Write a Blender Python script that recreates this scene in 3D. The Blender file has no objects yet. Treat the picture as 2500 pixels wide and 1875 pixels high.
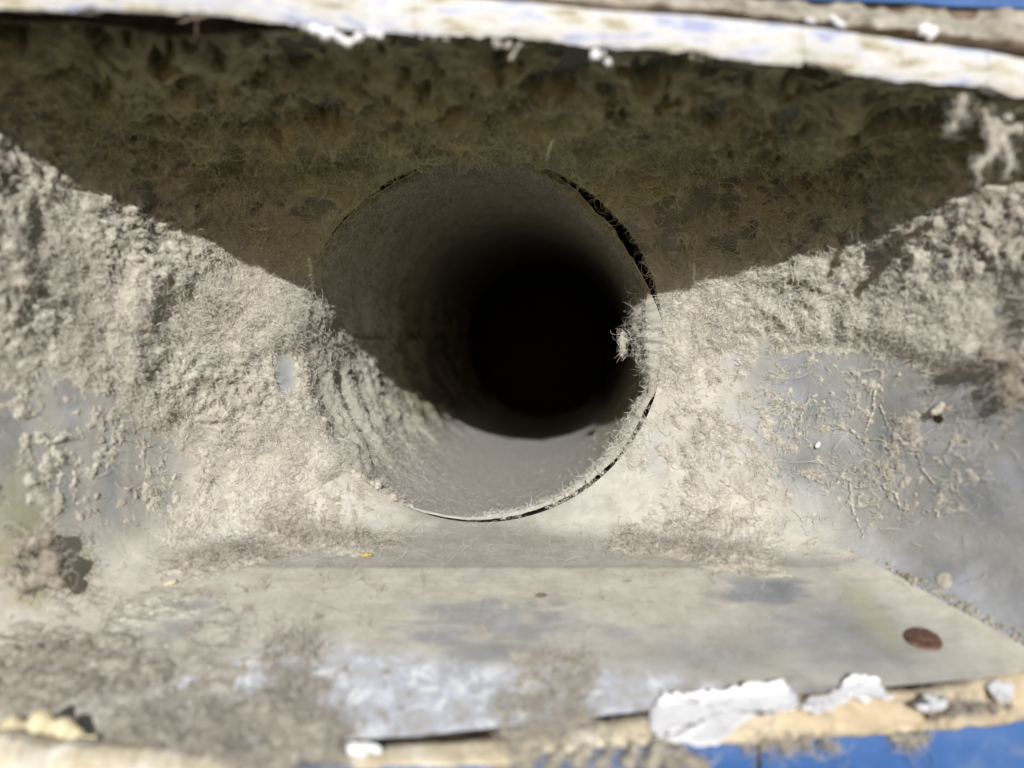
import bpy, bmesh, math
import numpy as np
from mathutils import Vector
sc = bpy.context.scene
COL = sc.collection

# ---------------------------------------------------------------- camera, sky, sun, exposure
F = 1962.0; CX = 1250.0; CY = 840.0            # focal length and principal point in photo pixels (2500 wide)
cam = bpy.data.cameras.new("camera"); cam_o = bpy.data.objects.new("camera", cam); COL.objects.link(cam_o)
cam_o.rotation_euler = (math.radians(90), 0, 0)
cam.sensor_width = 36.0; cam.lens = F / 2500 * 36.0
cam.shift_y = -(937.5 - CY) / 2500
cam.clip_start = 0.005; cam.clip_end = 50
cam.dof.use_dof = True; cam.dof.focus_distance = 0.232; cam.dof.aperture_fstop = 7.5
sc.camera = cam_o
SUN = (0.0, 1.0, -0.385)                         # direction in which the sunlight travels
elev = math.atan2(0.385, 1.0)
world = bpy.data.worlds.new("World"); sc.world = world; world.use_nodes = True
wn = world.node_tree; bg = wn.nodes["Background"]
sky = wn.nodes.new("ShaderNodeTexSky"); sky.sky_type = 'NISHITA'; sky.sun_disc = False
sky.sun_elevation = elev; sky.sun_rotation = math.pi
wn.links.new(sky.outputs[0], bg.inputs[0]); bg.inputs[1].default_value = 0.07
sl = bpy.data.lights.new("sun", 'SUN'); sl.energy = 5.0; sl.angle = math.radians(0.5); sl.color = (1.0, 0.985, 0.955)
so = bpy.data.objects.new("sun", sl); COL.objects.link(so)
so.rotation_euler = Vector(SUN).to_track_quat('-Z', 'Y').to_euler()
sc.view_settings.view_transform = 'Standard'; sc.view_settings.look = 'None'
sc.view_settings.exposure = -0.03; sc.view_settings.gamma = 1.0
sc.render.engine = 'CYCLES'
sc.cycles.use_denoising = True; sc.cycles.max_bounces = 8; sc.cycles.diffuse_bounces = 5
sc.cycles.sample_clamp_indirect = 4.0

# ---------------------------------------------------------------- helpers
rng = np.random.default_rng(7)
LAT = rng.random((64, 64, 64)).astype(np.float32)
def vn(P, scale, seed=0):
    """smooth value noise 0..1 at points P (scale: a number or one per axis)"""
    q = (np.asarray(P, np.float32) / np.asarray(scale, np.float32)) + np.float32(seed * 7.31 + 100.0)
    i = np.floor(q).astype(np.int32); f = q - i; f = f * f * (3 - 2 * f)
    a = i & 63; b = (i + 1) & 63
    x0, y0, z0 = a[..., 0], a[..., 1], a[..., 2]; x1, y1, z1 = b[..., 0], b[..., 1], b[..., 2]
    fx, fy, fz = f[..., 0], f[..., 1], f[..., 2]
    c0 = (LAT[x0, y0, z0] * (1 - fx) + LAT[x1, y0, z0] * fx) * (1 - fy) + (LAT[x0, y1, z0] * (1 - fx) + LAT[x1, y1, z0] * fx) * fy
    c1 = (LAT[x0, y0, z1] * (1 - fx) + LAT[x1, y0, z1] * fx) * (1 - fy) + (LAT[x0, y1, z1] * (1 - fx) + LAT[x1, y1, z1] * fx) * fy
    return c0 * (1 - fz) + c1 * fz
def fbm(P, scale, octaves=3, seed=0, gain=0.5):
    s = 0; a = 1.0; t = 0; sca = np.asarray(scale, np.float32)
    for k in range(octaves):
        s = s + a * vn(P, sca, seed + k); t += a; a *= gain; sca = sca / 2.03
    return s / t
def ridge(P, scale, octaves=2, seed=0):
    s = 0; a = 1.0; t = 0; sca = np.asarray(scale, np.float32)
    for k in range(octaves):
        s = s + a * (1 - np.abs(2 * vn(P, sca, seed + k) - 1)); t += a; a *= 0.55; sca = sca / 2.1
    return s / t
def sstep(t):
    t = np.clip(t, 0, 1); return t * t * (3 - 2 * t)
def ramp(x, a, b): return sstep((x - a) / (b - a))
def proj(P): return CX + F * P[..., 0] / P[..., 1], CY - F * P[..., 2] / P[..., 1]
def at(px, py, d): return np.stack([(np.asarray(px, float) - CX) / F * d, np.asarray(d, float) + 0 * np.asarray(px, float), (CY - np.asarray(py, float)) / F * d], -1)

def tag(o, label=None, cat=None, group=None, kind=None):
    if label: o["label"] = label
    if cat: o["category"] = cat
    if group: o["group"] = group
    if kind: o["kind"] = kind
    return o
def empty(name, loc):
    o = bpy.data.objects.new(name, None); o.location = loc; o.empty_display_size = 0.01; COL.objects.link(o); return o
def link(name, me, mat, parent=None):
    o = bpy.data.objects.new(name, me); COL.objects.link(o)
    if mat: me.materials.append(mat)
    if parent:
        o.parent = parent; o.matrix_parent_inverse.identity()
        o.location = -parent.location
    return o
def np_mesh(name, V, Q, smooth=True, attrs=None):
    """mesh from vertex array and (n,4) or (n,3) face array"""
    me = bpy.data.meshes.new(name); V = np.asarray(V, np.float32); Q = np.asarray(Q, np.int32)
    used = np.unique(Q); remap = np.full(len(V), -1, np.int32); remap[used] = np.arange(len(used))
    V = V[used]; Q = remap[Q]
    me.vertices.add(len(V)); me.vertices.foreach_set("co", V.ravel())
    n, k = Q.shape
    me.loops.add(n * k); me.loops.foreach_set("vertex_index", Q.ravel())
    me.polygons.add(n); me.polygons.foreach_set("loop_start", np.arange(n, dtype=np.int32) * k)
    if smooth: me.polygons.foreach_set("use_smooth", np.ones(n, bool))
    for an, av in (attrs or {}).items():
        a = me.attributes.new(an, 'FLOAT', 'POINT'); a.data.foreach_set("value", np.asarray(av, np.float32).ravel()[used])
    me.update(); me.validate(); return me
def quads(h, w, mask=None, wrap=False):
    idx = np.arange(h * w).reshape(h, w)
    if wrap: idx = np.concatenate([idx, idx[:, :1]], 1)
    q = np.stack([idx[:-1, :-1], idx[:-1, 1:], idx[1:, 1:], idx[1:, :-1]], -1)
    return q[mask] if mask is not None else q.reshape(-1, 4)
def normals(P, wrap=False):
    du = np.gradient(P, axis=1); dv = np.gradient(P, axis=0)
    n = np.cross(du, dv); n /= np.linalg.norm(n, axis=-1, keepdims=True) + 1e-12; return n

# ---------------------------------------------------------------- materials
def material(name):
    m = bpy.data.materials.new(name); m.use_nodes = True; nt = m.node_tree; b = nt.nodes["Principled BSDF"]; return m, nt, b
def noise(nt, scale, detail=4, rough=0.6, dist=0.0, vec=None):
    n = nt.nodes.new("ShaderNodeTexNoise"); n.inputs["Scale"].default_value = scale; n.inputs["Detail"].default_value = detail
    n.inputs["Roughness"].default_value = rough; n.inputs["Distortion"].default_value = dist
    if vec is None:
        tc = nt.nodes.get("geo") or nt.nodes.new("ShaderNodeNewGeometry"); tc.name = "geo"; vec = tc.outputs["Position"]
    nt.links.new(vec, n.inputs["Vector"]); return n.outputs["Fac"]
def stretch(nt, sc3):
    tc = nt.nodes.get("geo") or nt.nodes.new("ShaderNodeNewGeometry"); tc.name = "geo"
    m = nt.nodes.new("ShaderNodeVectorMath"); m.operation = 'MULTIPLY'; m.inputs[1].default_value = sc3
    nt.links.new(tc.outputs["Position"], m.inputs[0]); return m.outputs[0]
def cramp(nt, fac, stops):
    r = nt.nodes.new("ShaderNodeValToRGB"); nt.links.new(fac, r.inputs[0]); e = r.color_ramp.elements
    while len(e) < len(stops): e.new(0.5)
    for k, (p, c) in enumerate(stops): e[k].position = p; e[k].color = (*c, 1) if len(c) == 3 else c
    return r.outputs[0]
def mix(nt, fac, a, b, mode='MIX'):
    m = nt.nodes.new("ShaderNodeMix"); m.data_type = 'RGBA'; m.blend_type = mode
    for sck, v in ((0, fac), (6, a), (7, b)):
        if isinstance(v, (int, float)): m.inputs[sck].default_value = v
        elif isinstance(v, tuple): m.inputs[sck].default_value = (*v, 1)
        else: nt.links.new(v, m.inputs[sck])
    return m.outputs[2]
def attr(nt, name):
    a = nt.nodes.new("ShaderNodeAttribute"); a.attribute_name = name; return a.outputs["Fac"]
def bump(nt, b, h, dist, strength=1.0):
    n = nt.nodes.new("ShaderNodeBump"); n.inputs["Distance"].default_value = dist; n.inputs["Strength"].default_value = strength
    nt.links.new(h, n.inputs["Height"]); nt.links.new(n.outputs[0], b.inputs["Normal"])
def lint_material(name, dark, mid, light, bsc=1400, bd=0.0004):
    m, nt, b = material(name)
    c1 = cramp(nt, noise(nt, 220, 6, 0.65), [(0.30, dark), (0.5, mid), (0.72, light)])
    c2 = cramp(nt, noise(nt, 60, 3, 0.5), [(0.34, (0.80, 0.765, 0.74)), (0.5, (0.95, 0.93, 0.91)), (0.66, (1.0, 1.0, 0.985))])
    nt.links.new(mix(nt, 1.0, c1, c2, 'MULTIPLY'), b.inputs["Base Color"])
    b.inputs["Roughness"].default_value = 1.0; b.inputs["Specular IOR Level"].default_value = 0.05
    bump(nt, b, noise(nt, bsc, 5, 0.75, 0.6), bd); return m
M_LINT = lint_material("lint", (0.37, 0.35, 0.30), (0.575, 0.55, 0.485), (0.70, 0.68, 0.615), 1100, 0.0007)
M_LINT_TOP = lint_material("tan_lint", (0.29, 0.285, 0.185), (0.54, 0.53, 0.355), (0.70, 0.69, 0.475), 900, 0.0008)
M_LINT_GREY = lint_material("dirty_lint", (0.22, 0.20, 0.165), (0.44, 0.41, 0.345), (0.62, 0.59, 0.52), 900, 0.0007)
M_PALE = (0.49, 0.475, 0.445)
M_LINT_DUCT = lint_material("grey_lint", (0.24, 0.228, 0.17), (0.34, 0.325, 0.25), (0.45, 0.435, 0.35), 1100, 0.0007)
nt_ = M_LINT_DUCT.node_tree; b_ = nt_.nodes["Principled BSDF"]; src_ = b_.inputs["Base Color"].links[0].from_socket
src_ = mix(nt_, attr(nt_, "shade_grime"), src_, (0.10, 0.095, 0.075))  # darkens the deeper lining to paint the duct's shade
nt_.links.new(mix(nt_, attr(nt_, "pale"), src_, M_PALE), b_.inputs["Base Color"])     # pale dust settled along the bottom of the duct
def fibre_material(name, c0, c1):
    m, nt, b = material(name)
    h = nt.nodes.new("ShaderNodeHairInfo")
    nt.links.new(cramp(nt, h.outputs["Random"], [(0.0, c0), (1.0, c1)]), b.inputs["Base Color"])
    b.inputs["Roughness"].default_value = 0.9; b.inputs["Specular IOR Level"].default_value = 0.1; return m
M_FIB = fibre_material("fibre", (0.42, 0.40, 0.35), (0.72, 0.705, 0.65))
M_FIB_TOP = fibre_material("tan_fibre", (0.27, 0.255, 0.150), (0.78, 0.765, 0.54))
M_FIB_DARK = fibre_material("dark_fibre", (0.26, 0.235, 0.195), (0.62, 0.58, 0.52))

def metal_material():
    m, nt, b = material("dusty_zinc")
    dust, res, stain = attr(nt, "dust"), attr(nt, "residue"), attr(nt, "stain")
    zinc = cramp(nt, noise(nt, 70, 5, 0.6, 0.4), [(0.3, (0.19, 0.20, 0.195)), (0.55, (0.27, 0.282, 0.305)), (0.75, (0.37, 0.395, 0.46))])
    dcol = cramp(nt, noise(nt, 160, 6, 0.65), [(0.3, (0.42, 0.392, 0.33)), (0.5, (0.51, 0.483, 0.412)), (0.7, (0.585, 0.56, 0.50))])
    rcol = cramp(nt, noise(nt, 190, 6, 0.72, 0.5), [(0.34, (0.36, 0.32, 0.25)), (0.44, (0.50, 0.50, 0.51)), (0.52, (0.52, 0.545, 0.63)), (0.58, (0.74, 0.76, 0.80)), (0.68, (0.88, 0.88, 0.88))])
    c = mix(nt, dust, zinc, dcol)
    c = mix(nt, stain, c, (0.34, 0.33, 0.20))
    scr = cramp(nt, noise(nt, 260, 3, 0.7, 0.2, stretch(nt, (0.45, 1.3, 1.0))), [(0.40, (0.80, 0.79, 0.78)), (0.52, (1.0, 1.0, 1.0)), (0.66, (1.10, 1.10, 1.12))])
    c = mix(nt, 0.32, c, scr, 'MULTIPLY')
    spots = cramp(nt, noise(nt, 520, 2, 0.5), [(0.70, (1.0, 1.0, 1.0)), (0.78, (0.72, 0.68, 0.62))])
    c = mix(nt, 0.8, c, spots, 'MULTIPLY')
    c = mix(nt, attr(nt, "shade_grime"), c, (0.10, 0.104, 0.080))
    c = mix(nt, res, c, rcol)
    nt.links.new(c, b.inputs["Base Color"])
    b.inputs["Roughness"].default_value = 0.62; b.inputs["Specular IOR Level"].default_value = 0.25
    bump(nt, b, noise(nt, 900, 5, 0.7), 0.0002, 0.8); return m
M_METAL = metal_material()
def simple(name, stops, scale, rough=0.7, spec=0.2, bsc=600, bd=0.0003, detail=5, vec=None):
    m, nt, b = material(name)
    v = stretch(nt, vec) if vec else None
    nt.links.new(cramp(nt, noise(nt, scale, detail, 0.62, 0.3, v), stops), b.inputs["Base Color"])
    b.inputs["Roughness"].default_value = rough; b.inputs["Specular IOR Level"].default_value = spec
    bump(nt, b, noise(nt, bsc, 4, 0.7, 0.0, v), bd); return m
M_WHITE = simple("white_paint", [(0.36, (0.34, 0.30, 0.20)), (0.43, (0.54, 0.51, 0.43)), (0.50, (0.62, 0.61, 0.60)), (0.57, (0.58, 0.59, 0.64)), (0.64, (0.36, 0.39, 0.56))], 150, 0.6, 0.3, 500, 0.0006, vec=(0.55, 1, 2.2))
M_FLAKE = simple("chalky_white_paint", [(0.35, (0.64, 0.63, 0.64)), (0.5, (0.76, 0.76, 0.78)), (0.65, (0.80, 0.80, 0.82))], 200, 0.7, 0.2)
M_CREAM = simple("cream_caulk", [(0.3, (0.44, 0.37, 0.25)), (0.5, (0.60, 0.53, 0.39)), (0.7, (0.72, 0.69, 0.62))], 110, 0.7, 0.2, 350, 0.0005)
M_YELLOW = simple("yellowed_caulk", [(0.3, (0.50, 0.42, 0.24)), (0.6, (0.66, 0.58, 0.40))], 130, 0.7, 0.2, 350, 0.0005)
M_TAN = simple("tan_caulk", [(0.3, (0.40, 0.325, 0.225)), (0.5, (0.52, 0.43, 0.30)), (0.7, (0.60, 0.53, 0.41))], 90, 0.65, 0.2, 350, 0.0004)
M_BLUE = simple("blue_paint", [(0.3, (0.036, 0.095, 0.265)), (0.5, (0.045, 0.115, 0.31)), (0.62, (0.06, 0.135, 0.33)), (0.74, (0.15, 0.20, 0.32))], 60, 0.45, 0.3, 260, 0.00025)
M_GREYP = simple("grey_primer", [(0.3, (0.28, 0.27, 0.26)), (0.7, (0.42, 0.40, 0.38))], 150, 0.8, 0.1)
M_RUST = simple("rusty_brown_metal", [(0.32, (0.055, 0.03, 0.022)), (0.5, (0.115, 0.064, 0.046)), (0.68, (0.21, 0.135, 0.10))], 600, 0.7, 0.2, 700, 0.0003)
M_BROWN = simple("brown_dirt_and_shade", [(0.3, (0.10, 0.075, 0.05)), (0.7, (0.24, 0.19, 0.14))], 250, 0.9, 0.05, 500, 0.0006)
M_CLUMP = simple("shade_brown_lint", [(0.3, (0.15, 0.125, 0.095)), (0.6, (0.30, 0.265, 0.21))], 250, 0.95, 0.05, 700, 0.0006)  # lint darkened to brown, the clump's shaded underside put into its colour
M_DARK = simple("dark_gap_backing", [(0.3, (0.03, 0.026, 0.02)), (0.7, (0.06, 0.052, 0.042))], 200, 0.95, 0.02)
M_GOLD = simple("yellow_leaf_bit", [(0.3, (0.36, 0.25, 0.06)), (0.7, (0.56, 0.42, 0.14))], 400, 0.8, 0.1)

# ---------------------------------------------------------------- shape of the vent box (real metres; camera at the origin, wall in +Y)
D1, D2 = 0.200, 0.236                       # where the box starts to turn round, and its round end
AX = np.array([192 / F, 1.0, 15 / F])       # direction in which the round duct runs on
RC = np.array([-76 / F * D2, 0.0014]); RR = 442 / F * D2 + 0.0006
def rectp(d):
    t = 0.2 - d
    return -0.0955 - 0.6 * t, 0.0917 + 0.55 * t, 0.0545 + 0.12 * t, -0.0555 - 0.27 * t
def section(u, d):
    u = np.asarray(u) % 4; k = np.floor(u).astype(int); f = (u - k) * 2 - 1
    s = np.choose(k, [f, np.ones_like(f), -f, -np.ones_like(f)])
    t = np.choose(k, [-np.ones_like(f), f, np.ones_like(f), -f])
    lin = np.clip((d - D1) / (D2 - D1), 0, 1); e = 0.45 * lin + 0.55 * lin ** 2
    xL, xR, zT, zB = rectp(np.minimum(d, 0.2))
    xL = xL + (RC[0] - RR - xL) * e; xR = xR + (RC[0] + RR - xR) * e
    zT = zT + (RC[1] + RR - zT) * e; zB = zB + (RC[1] - RR - zB) * lin
    n = 2 + 12 * (1 - e) ** 2.5
    rr = (np.abs(s) ** n + np.abs(t) ** n) ** (-1 / n)
    x = (xL + xR) / 2 + (xR - xL) / 2 * s * rr
    z = (zT + zB) / 2 + (zT - zB) / 2 * t * rr
    tilt = (D2 - d) * (1 - e)
    z = z - np.clip(t, 0, 1) * tilt * x * np.clip(t * rr, 0, 1)
    return np.stack([x, np.broadcast_to(d, x.shape), z], -1)
NB, NS, ND = 520, 330, 360                  # samples: floor/ceiling width, wall height, depth
us = np.concatenate([np.arange(NB) / NB, 1 + np.arange(NS) / NS, 2 + np.arange(NB) / NB, 3 + np.arange(NS + 1) / NS])
us[-1] = 3.99999
ds = np.linspace(0.130, D2, ND)
U, D = np.meshgrid(us, ds)
P = section(U, D)
Nn = normals(P)                              # check orientation below: must point into the box
ctr = np.stack([np.zeros_like(D), D, np.zeros_like(D)], -1)
if ((ctr - P) * Nn).sum(-1).mean() < 0: Nn = -Nn
px, py = proj(P)
side = np.floor(U).astype(int)               # 0 floor, 1 right wall, 2 ceiling, 3 left wall
def front_floor(x): return np.interp(x, [-0.13, -0.0684, -0.0184, 0.0596, 0.102, 0.14], [0.136, 0.1413, 0.1443, 0.1558, 0.1603, 0.164])

# ---- how thick the lint lies (metres), painted over the sheet metal from what the photograph shows
W = P + 0.004 * (np.stack([vn(P, 0.012, 31), vn(P, 0.012, 32), vn(P, 0.012, 33)], -1) - 0.5)
n_big = fbm(W, 0.016, 2, 1); n_mid = fbm(W, 0.0062, 2, 5); n_sm = fbm(W, 0.0024, 3, 9)
n_fine = vn(P, 0.0008, 13); r_mid = ridge(W, 0.008, 2, 17); r_sm = ridge(W, 0.003, 2, 21)
bil = np.abs(2 * fbm(W, 0.0036, 2, 27) - 1) * 2; bil2 = np.abs(2 * vn(W, 0.0017, 29) - 1); n_mic = fbm(P, 0.0011, 2, 30)
rough = 0.25 + 1.7 * ramp(fbm(P, 0.018, 2, 28), 0.35, 0.65)
rel = rough * (0.0012 * (bil - 0.35) + 0.0008 * (bil2 - 0.45) + 0.0006 * (n_mic - 0.5)) + 0.0004 * (n_mic - 0.5)      # clumps with creases between them
wob = (fbm(P, 0.014, 3, 40) - 0.5) * 2
wallL, wallR, top, bot = side == 3, side == 1, side == 2, side == 0
rim = ramp(D, 0.205, 0.226)                  # near the round end
# left wall
yl = np.interp(px, [-200, 0, 180, 330, 450, 600, 740, 800], [960, 930, 900, 960, 1080, 1220, 1300, 1300])
mL = ramp(yl + wob * 110 + 60 * (n_sm - 0.5) - py, -110, 210)
tL = mL * (0.0010 + 0.0044 * ramp(n_big, 0.36, 0.75) + 0.0034 * (n_mid - 0.38) + 0.0016 * (n_sm - 0.45) + rel)
st = ramp(fbm(P * np.array([1, 1, 0.28]), 0.0038, 3, 51) + 0.35 * (n_sm - 0.5) + 0.06 * ramp(px, 300, 60), 0.47, 0.70) * ramp(py, 1420, 1120)
tL = np.maximum(tL, st * (0.0024 * (n_sm - 0.40) + 0.4 * rel + 0.0005 * (n_mic - 0.4)) * (1 - 0.5 * mL))
low = ramp(py, 1180, 1290) * ramp(py, 1470, 1330) * ramp(px, 330, 520)
tL = np.maximum(tL, low * (0.0003 + 0.0016 * (n_sm - 0.30)))
# right wall: a thick mat above a ragged shelf line, webs and crumbs below it
yr = np.interp(px, [1560, 1640, 1720, 1850, 2000, 2200, 2400, 2600], [1000, 980, 900, 850, 830, 850, 905, 960])
mR = ramp(yr + wob * 45 + 40 * (n_sm - 0.5) - py, -20, 80)
shelf = np.exp(-((py - yr + 40 + wob * 30) / 38.0) ** 2) * ramp(px, 1850, 2050)
tR = mR * (0.0009 + 0.0026 * ramp(n_big, 0.38, 0.72) + 0.0026 * (n_mid - 0.40) + 0.0014 * (n_sm - 0.45) + rel) + shelf * 0.0026
bare = np.exp(-((px - 2440) / 70) ** 2 - ((py - 760) / 90) ** 2) + np.exp(-((px - 2040) / 30) ** 2 - ((py - 770) / 40) ** 2) * 0.8
tR = tR * np.clip(1 - bare, 0, 1)
webf = ramp(py, 1330, 1150) * ramp(px, 2560, 2150)
web = ramp(ridge(W, 0.011, 1, 61), 0.93, 0.985) * ramp(vn(P, 0.012, 63), 0.5, 0.62) + 0.9 * ramp(n_sm + 0.3 * (n_mid - 0.5), 0.60, 0.70)
tR = np.maximum(tR, web * webf * (0.0001 + 0.0011 * (n_sm - 0.40) + 0.0006 * (n_mic - 0.4)))
near = ramp(px, 1960, 1720) * ramp(py, 1330, 1130)
tR = np.maximum(tR, near * (0.0001 + 0.0028 * (n_mid - 0.45) + 0.0016 * (n_sm - 0.45) + 0.7 * rel))
lowr = ramp(py, 1240, 1330) * ramp(px, 1980, 1800)
tR = np.maximum(tR, lowr * (0.0016 * (n_sm - 0.40)))
# ceiling
n_bigT = fbm(W * np.array([1, 0.85, 1]), 0.013, 2, 75); n_midT = fbm(W * np.array([1, 0.85, 1]), 0.0050, 2, 77)
tT = 0.0010 + 0.0060 * ramp(n_bigT, 0.40, 0.70) + 0.0058 * (n_midT - 0.42) + 0.0024 * (n_sm - 0.45) + 0.8 * rel
hole = np.maximum(ramp(fbm(P * np.array([1, 0.85, 1]), 0.0065, 3, 71), 0.57, 0.61), ramp(fbm(P * np.array([1, 0.85, 1]), 0.0034, 2, 73), 0.64, 0.68)) * ramp(D, 0.222, 0.205)
tT = np.maximum(tT * (1 - 0.5 * rim), 0.0006 + 0.0006 * n_sm) * (1 - hole) - 0.0006 * hole
tT = tT * (0.06 + 0.94 * ramp(D, 0.1495, 0.172))
# floor: dust plus two felted bands in the back corners and a thick left front corner
bn = 0.25 + 1.5 * ramp(fbm(P * np.array([0.5, 1, 1]), 0.007, 3, 45), 0.36, 0.66)
band = np.exp(-((py + wob * 35 - np.interp(px, [400, 600, 950], [1395, 1348, 1318])) / 30.0) ** 2) * ramp(px, 330, 560) * ramp(px, 1010, 850) * bn
band2 = np.exp(-((py + wob * 30 - np.interp(px, [1450, 1700, 1900], [1308, 1345, 1388])) / 24.0) ** 2) * ramp(px, 1430, 1600) * ramp(px, 1960, 1800) * bn
tB = (band * 0.9 + band2) * (0.0010 + 0.0032 * (n_sm - 0.42) + 0.0009 * (n_fine - 0.5))
cl = ramp(px + wob * 60, 700, 330) * ramp(py, 1380, 1500)
tB = np.maximum(tB, cl * (0.0024 * (n_mid - 0.38) + 0.0020 * (n_sm - 0.46)))
rl = ramp(px, 860, 560) * ramp(py, 1420, 1290)
tB = np.maximum(tB, rl * 0.0018 * (n_sm - 0.34))
rfl = (ramp(px, 980, 780) + ramp(px, 1520, 1680)) * ramp(py, 1385, 1290)
tB = np.maximum(tB, rfl * (0.0002 + 0.0022 * (n_sm - 0.42) + 0.0012 * (n_mid - 0.45) + 0.5 * rel))
# high on both walls the mat is thin, with bare metal between the fibres
hiR = wallR * ramp(py, 680, 600) * ramp(px, 2250, 2050); hiL = wallL * ramp(py, 600, 520) * ramp(px, 250, 380)
thin = np.clip(hiR + hiL, 0, 1); gapn = ramp(fbm(W, 0.0050, 3, 76), 0.51, 0.57)
spk = ramp(vn(P, 0.0013, 141) + 0.35 * (n_sm - 0.5), 0.80, 0.90) * ramp(fbm(P, 0.010, 2, 143), 0.35, 0.6)
tR = np.maximum(tR, spk * 0.0007 * webf); tL = np.maximum(tL, spk * 0.0007 * ramp(py, 1420, 1200))
T = np.select([wallL, wallR, top], [tL, tR, tT], tB)
T = T * (1 - 0.35 * thin) + thin * 0.0016 * (bil - 0.4) - 0.0026 * thin * gapn
# blend the four fields round the corners
k = np.ones(25) / 25
Tb = np.apply_along_axis(lambda r: np.convolve(np.concatenate([r[-12:], r, r[:12]]), k, 'valid'), 1, T)
cornw = np.zeros_like(us)
for cpos in (0, 1, 2, 3, 4): cornw = np.maximum(cornw, np.exp(-((us - cpos) / 0.045) ** 2))
T = T * (1 - cornw) + Tb * cornw
T *= np.interp(D, [0.2285, D2], [1.0, 0.25])
# bulging lip of lint over the left edge of the hole, and the pocket under it
lip = np.exp(-((px - 690) / 60.0) ** 2 - ((py - 775) / 85.0) ** 2) * (side == 3) * ramp(py + 30 * (n_sm - 0.5), 875, 835)
T = T + lip * (0.0058 + 0.0036 * n_sm) * np.interp(D, [0.20, 0.222, D2], [0.2, 1, 0.9])
pocket = ramp(np.exp(-((px - 694 - (py - 900) * 0.12) / 34.0) ** 2 - ((py - 905) / 75.0) ** 2) + 0.9 * (n_sm - 0.5) + 0.5 * (n_mic - 0.5), 0.3, 0.7)
T = T * (1 - pocket) - 0.0004 * pocket
strip = ramp(np.exp(-((px - 1676) / 22.0) ** 2 - ((py - 820) / 70.0) ** 2) + 0.5 * (n_sm - 0.5), 0.2, 0.8)
T = T * (1 - 0.8 * strip)
T = T + np.where(T > -0.0002, 0.00035 * (n_mic - 0.55), 0) * (side != 2)
T = np.where(T > 0, T, -0.0006)
L = P + Nn * (T - 0.00012)[..., None]

# ---- dust and wear over the bare metal
dust = np.zeros_like(D)
bluep = ramp(fbm(P * np.array([0.45, 1, 1]), 0.015, 6, 81, 0.62), 0.46, 0.60)
grey = np.exp(-((px - 2080 - (py - 1540) * 0.9) / 210) ** 2 - ((py - 1540) / 130) ** 2) + 0.7 * np.exp(-((px - 1700) / 260) ** 2 - ((py - 1600) / 60) ** 2)
dust_b = np.clip(0.98 - 0.72 * bluep * ramp(py, 1390, 1430) - 0.30 * ramp(py, 1400, 1385) * (0.6 + 0.4 * bluep) - 0.75 * grey * (0.5 + fbm(P * np.array([0.4, 1, 1]), 0.012, 3, 83)), 0, 1)
dust_r = np.clip(0.18 + 0.55 * ramp(py, 1150, 1330) * ramp(px, 2250, 1900) + 0.50 * ramp(px, 1960, 1700) + 0.8 * (fbm(P, 0.010, 4, 85) - 0.5), 0, 1)
pk = np.exp(-((px - 694) / 50.0) ** 2 - ((py - 915) / 90.0) ** 2)
dust_l = np.clip(-0.8 * pk + 0.40 + 0.45 * ramp(px, 330, 600) + 0.5 * ramp(py, 1230, 1350) + 1.3 * (fbm(P * np.array([1, 1, 0.4]), 0.007, 4, 87) - 0.5), 0, 1)
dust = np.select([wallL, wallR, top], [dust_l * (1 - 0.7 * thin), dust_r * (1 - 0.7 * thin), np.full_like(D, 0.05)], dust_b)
lead = np.interp(px, [300, 420, 560, 760, 900, 1100, 1500, 1700, 2000, 2500], [1650, 1640, 1590, 1560, 1570, 1600, 1610, 1650, 1690, 1720])
resid = (side == 0) * ramp(py + wob * 25, lead - 15, lead + 45) * np.clip(0.35 + 1.2 * fbm(P, 0.006, 3, 91), 0, 1)
resid = resid * ramp(px, 330, 450) * (1 - 0.6 * ramp(px, 1750, 2000))
stain = np.clip((side == 3) * ramp(fbm(P * np.array([1, 1, 0.3]), 0.008, 3, 95), 0.5, 0.66) * ramp(py, 1080, 1250) * 0.6
                + (side == 0) * np.exp(-((px - 2130 - (py - 1500) * 0.75) / 40) ** 2) * ramp(py, 1380, 1450) * ramp(py, 1640, 1540) * 0.5, 0, 1)
shade_grime = np.clip(top * 0.85 + thin * 0.75 * (0.3 + 0.9 * fbm(P, 0.006, 3, 97)) + bot * 0.30 * np.exp(-((D - 0.2003) / 0.0007) ** 2) * ramp(px, 560, 800), 0, 1)      # shade painted in ceiling and upper-wall crevices, plus dirt along the floor fold
Pm = P.copy()
def trim_front(A):
    ff = front_floor(A[..., 0]); cut = (side == 0) & (A[..., 1] < ff)
    A[..., 2] = np.where(cut, A[..., 2] + 0.27 * (ff - A[..., 1]), A[..., 2]); A[..., 1] = np.where(cut, ff, A[..., 1])
    return cut
cutP = trim_front(Pm); cutL = trim_front(L)

# ---------------------------------------------------------------- the vent box
vent = tag(empty("dryer_vent", (0, 0.2, -0.0555)), "dusty grey sheet metal vent box narrowing to the round hole", "vent")
ix = np.unique(np.concatenate([np.arange(0, len(us), 3), [NB, NB + NS, 2 * NB + NS, len(us) - 1]])); iy = np.unique(np.concatenate([np.arange(0, ND, 3), [ND - 1]]))
def panel(name, lo, hi, mat, cond=None):
    c = ix[(ix >= lo) & (ix <= hi)]; g = np.ix_(iy, c)
    V = Pm[g]; h, w = V.shape[:2]
    cp = cutP[g]; msk = ~(cp[:-1, :-1] & cp[1:, 1:] & cp[:-1, 1:] & cp[1:, :-1])
    if cond is not None: msk &= cond(V)[:-1, :-1]
    me = np_mesh(name, V.reshape(-1, 3), quads(h, w, msk), True, dict(dust=dust[g], residue=resid[g], stain=stain[g], shade_grime=shade_grime[g]))
    return link(name, me, mat, vent)
c1, c2, c3, c4 = NB, NB + NS, 2 * NB + NS, len(us) - 1
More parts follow.
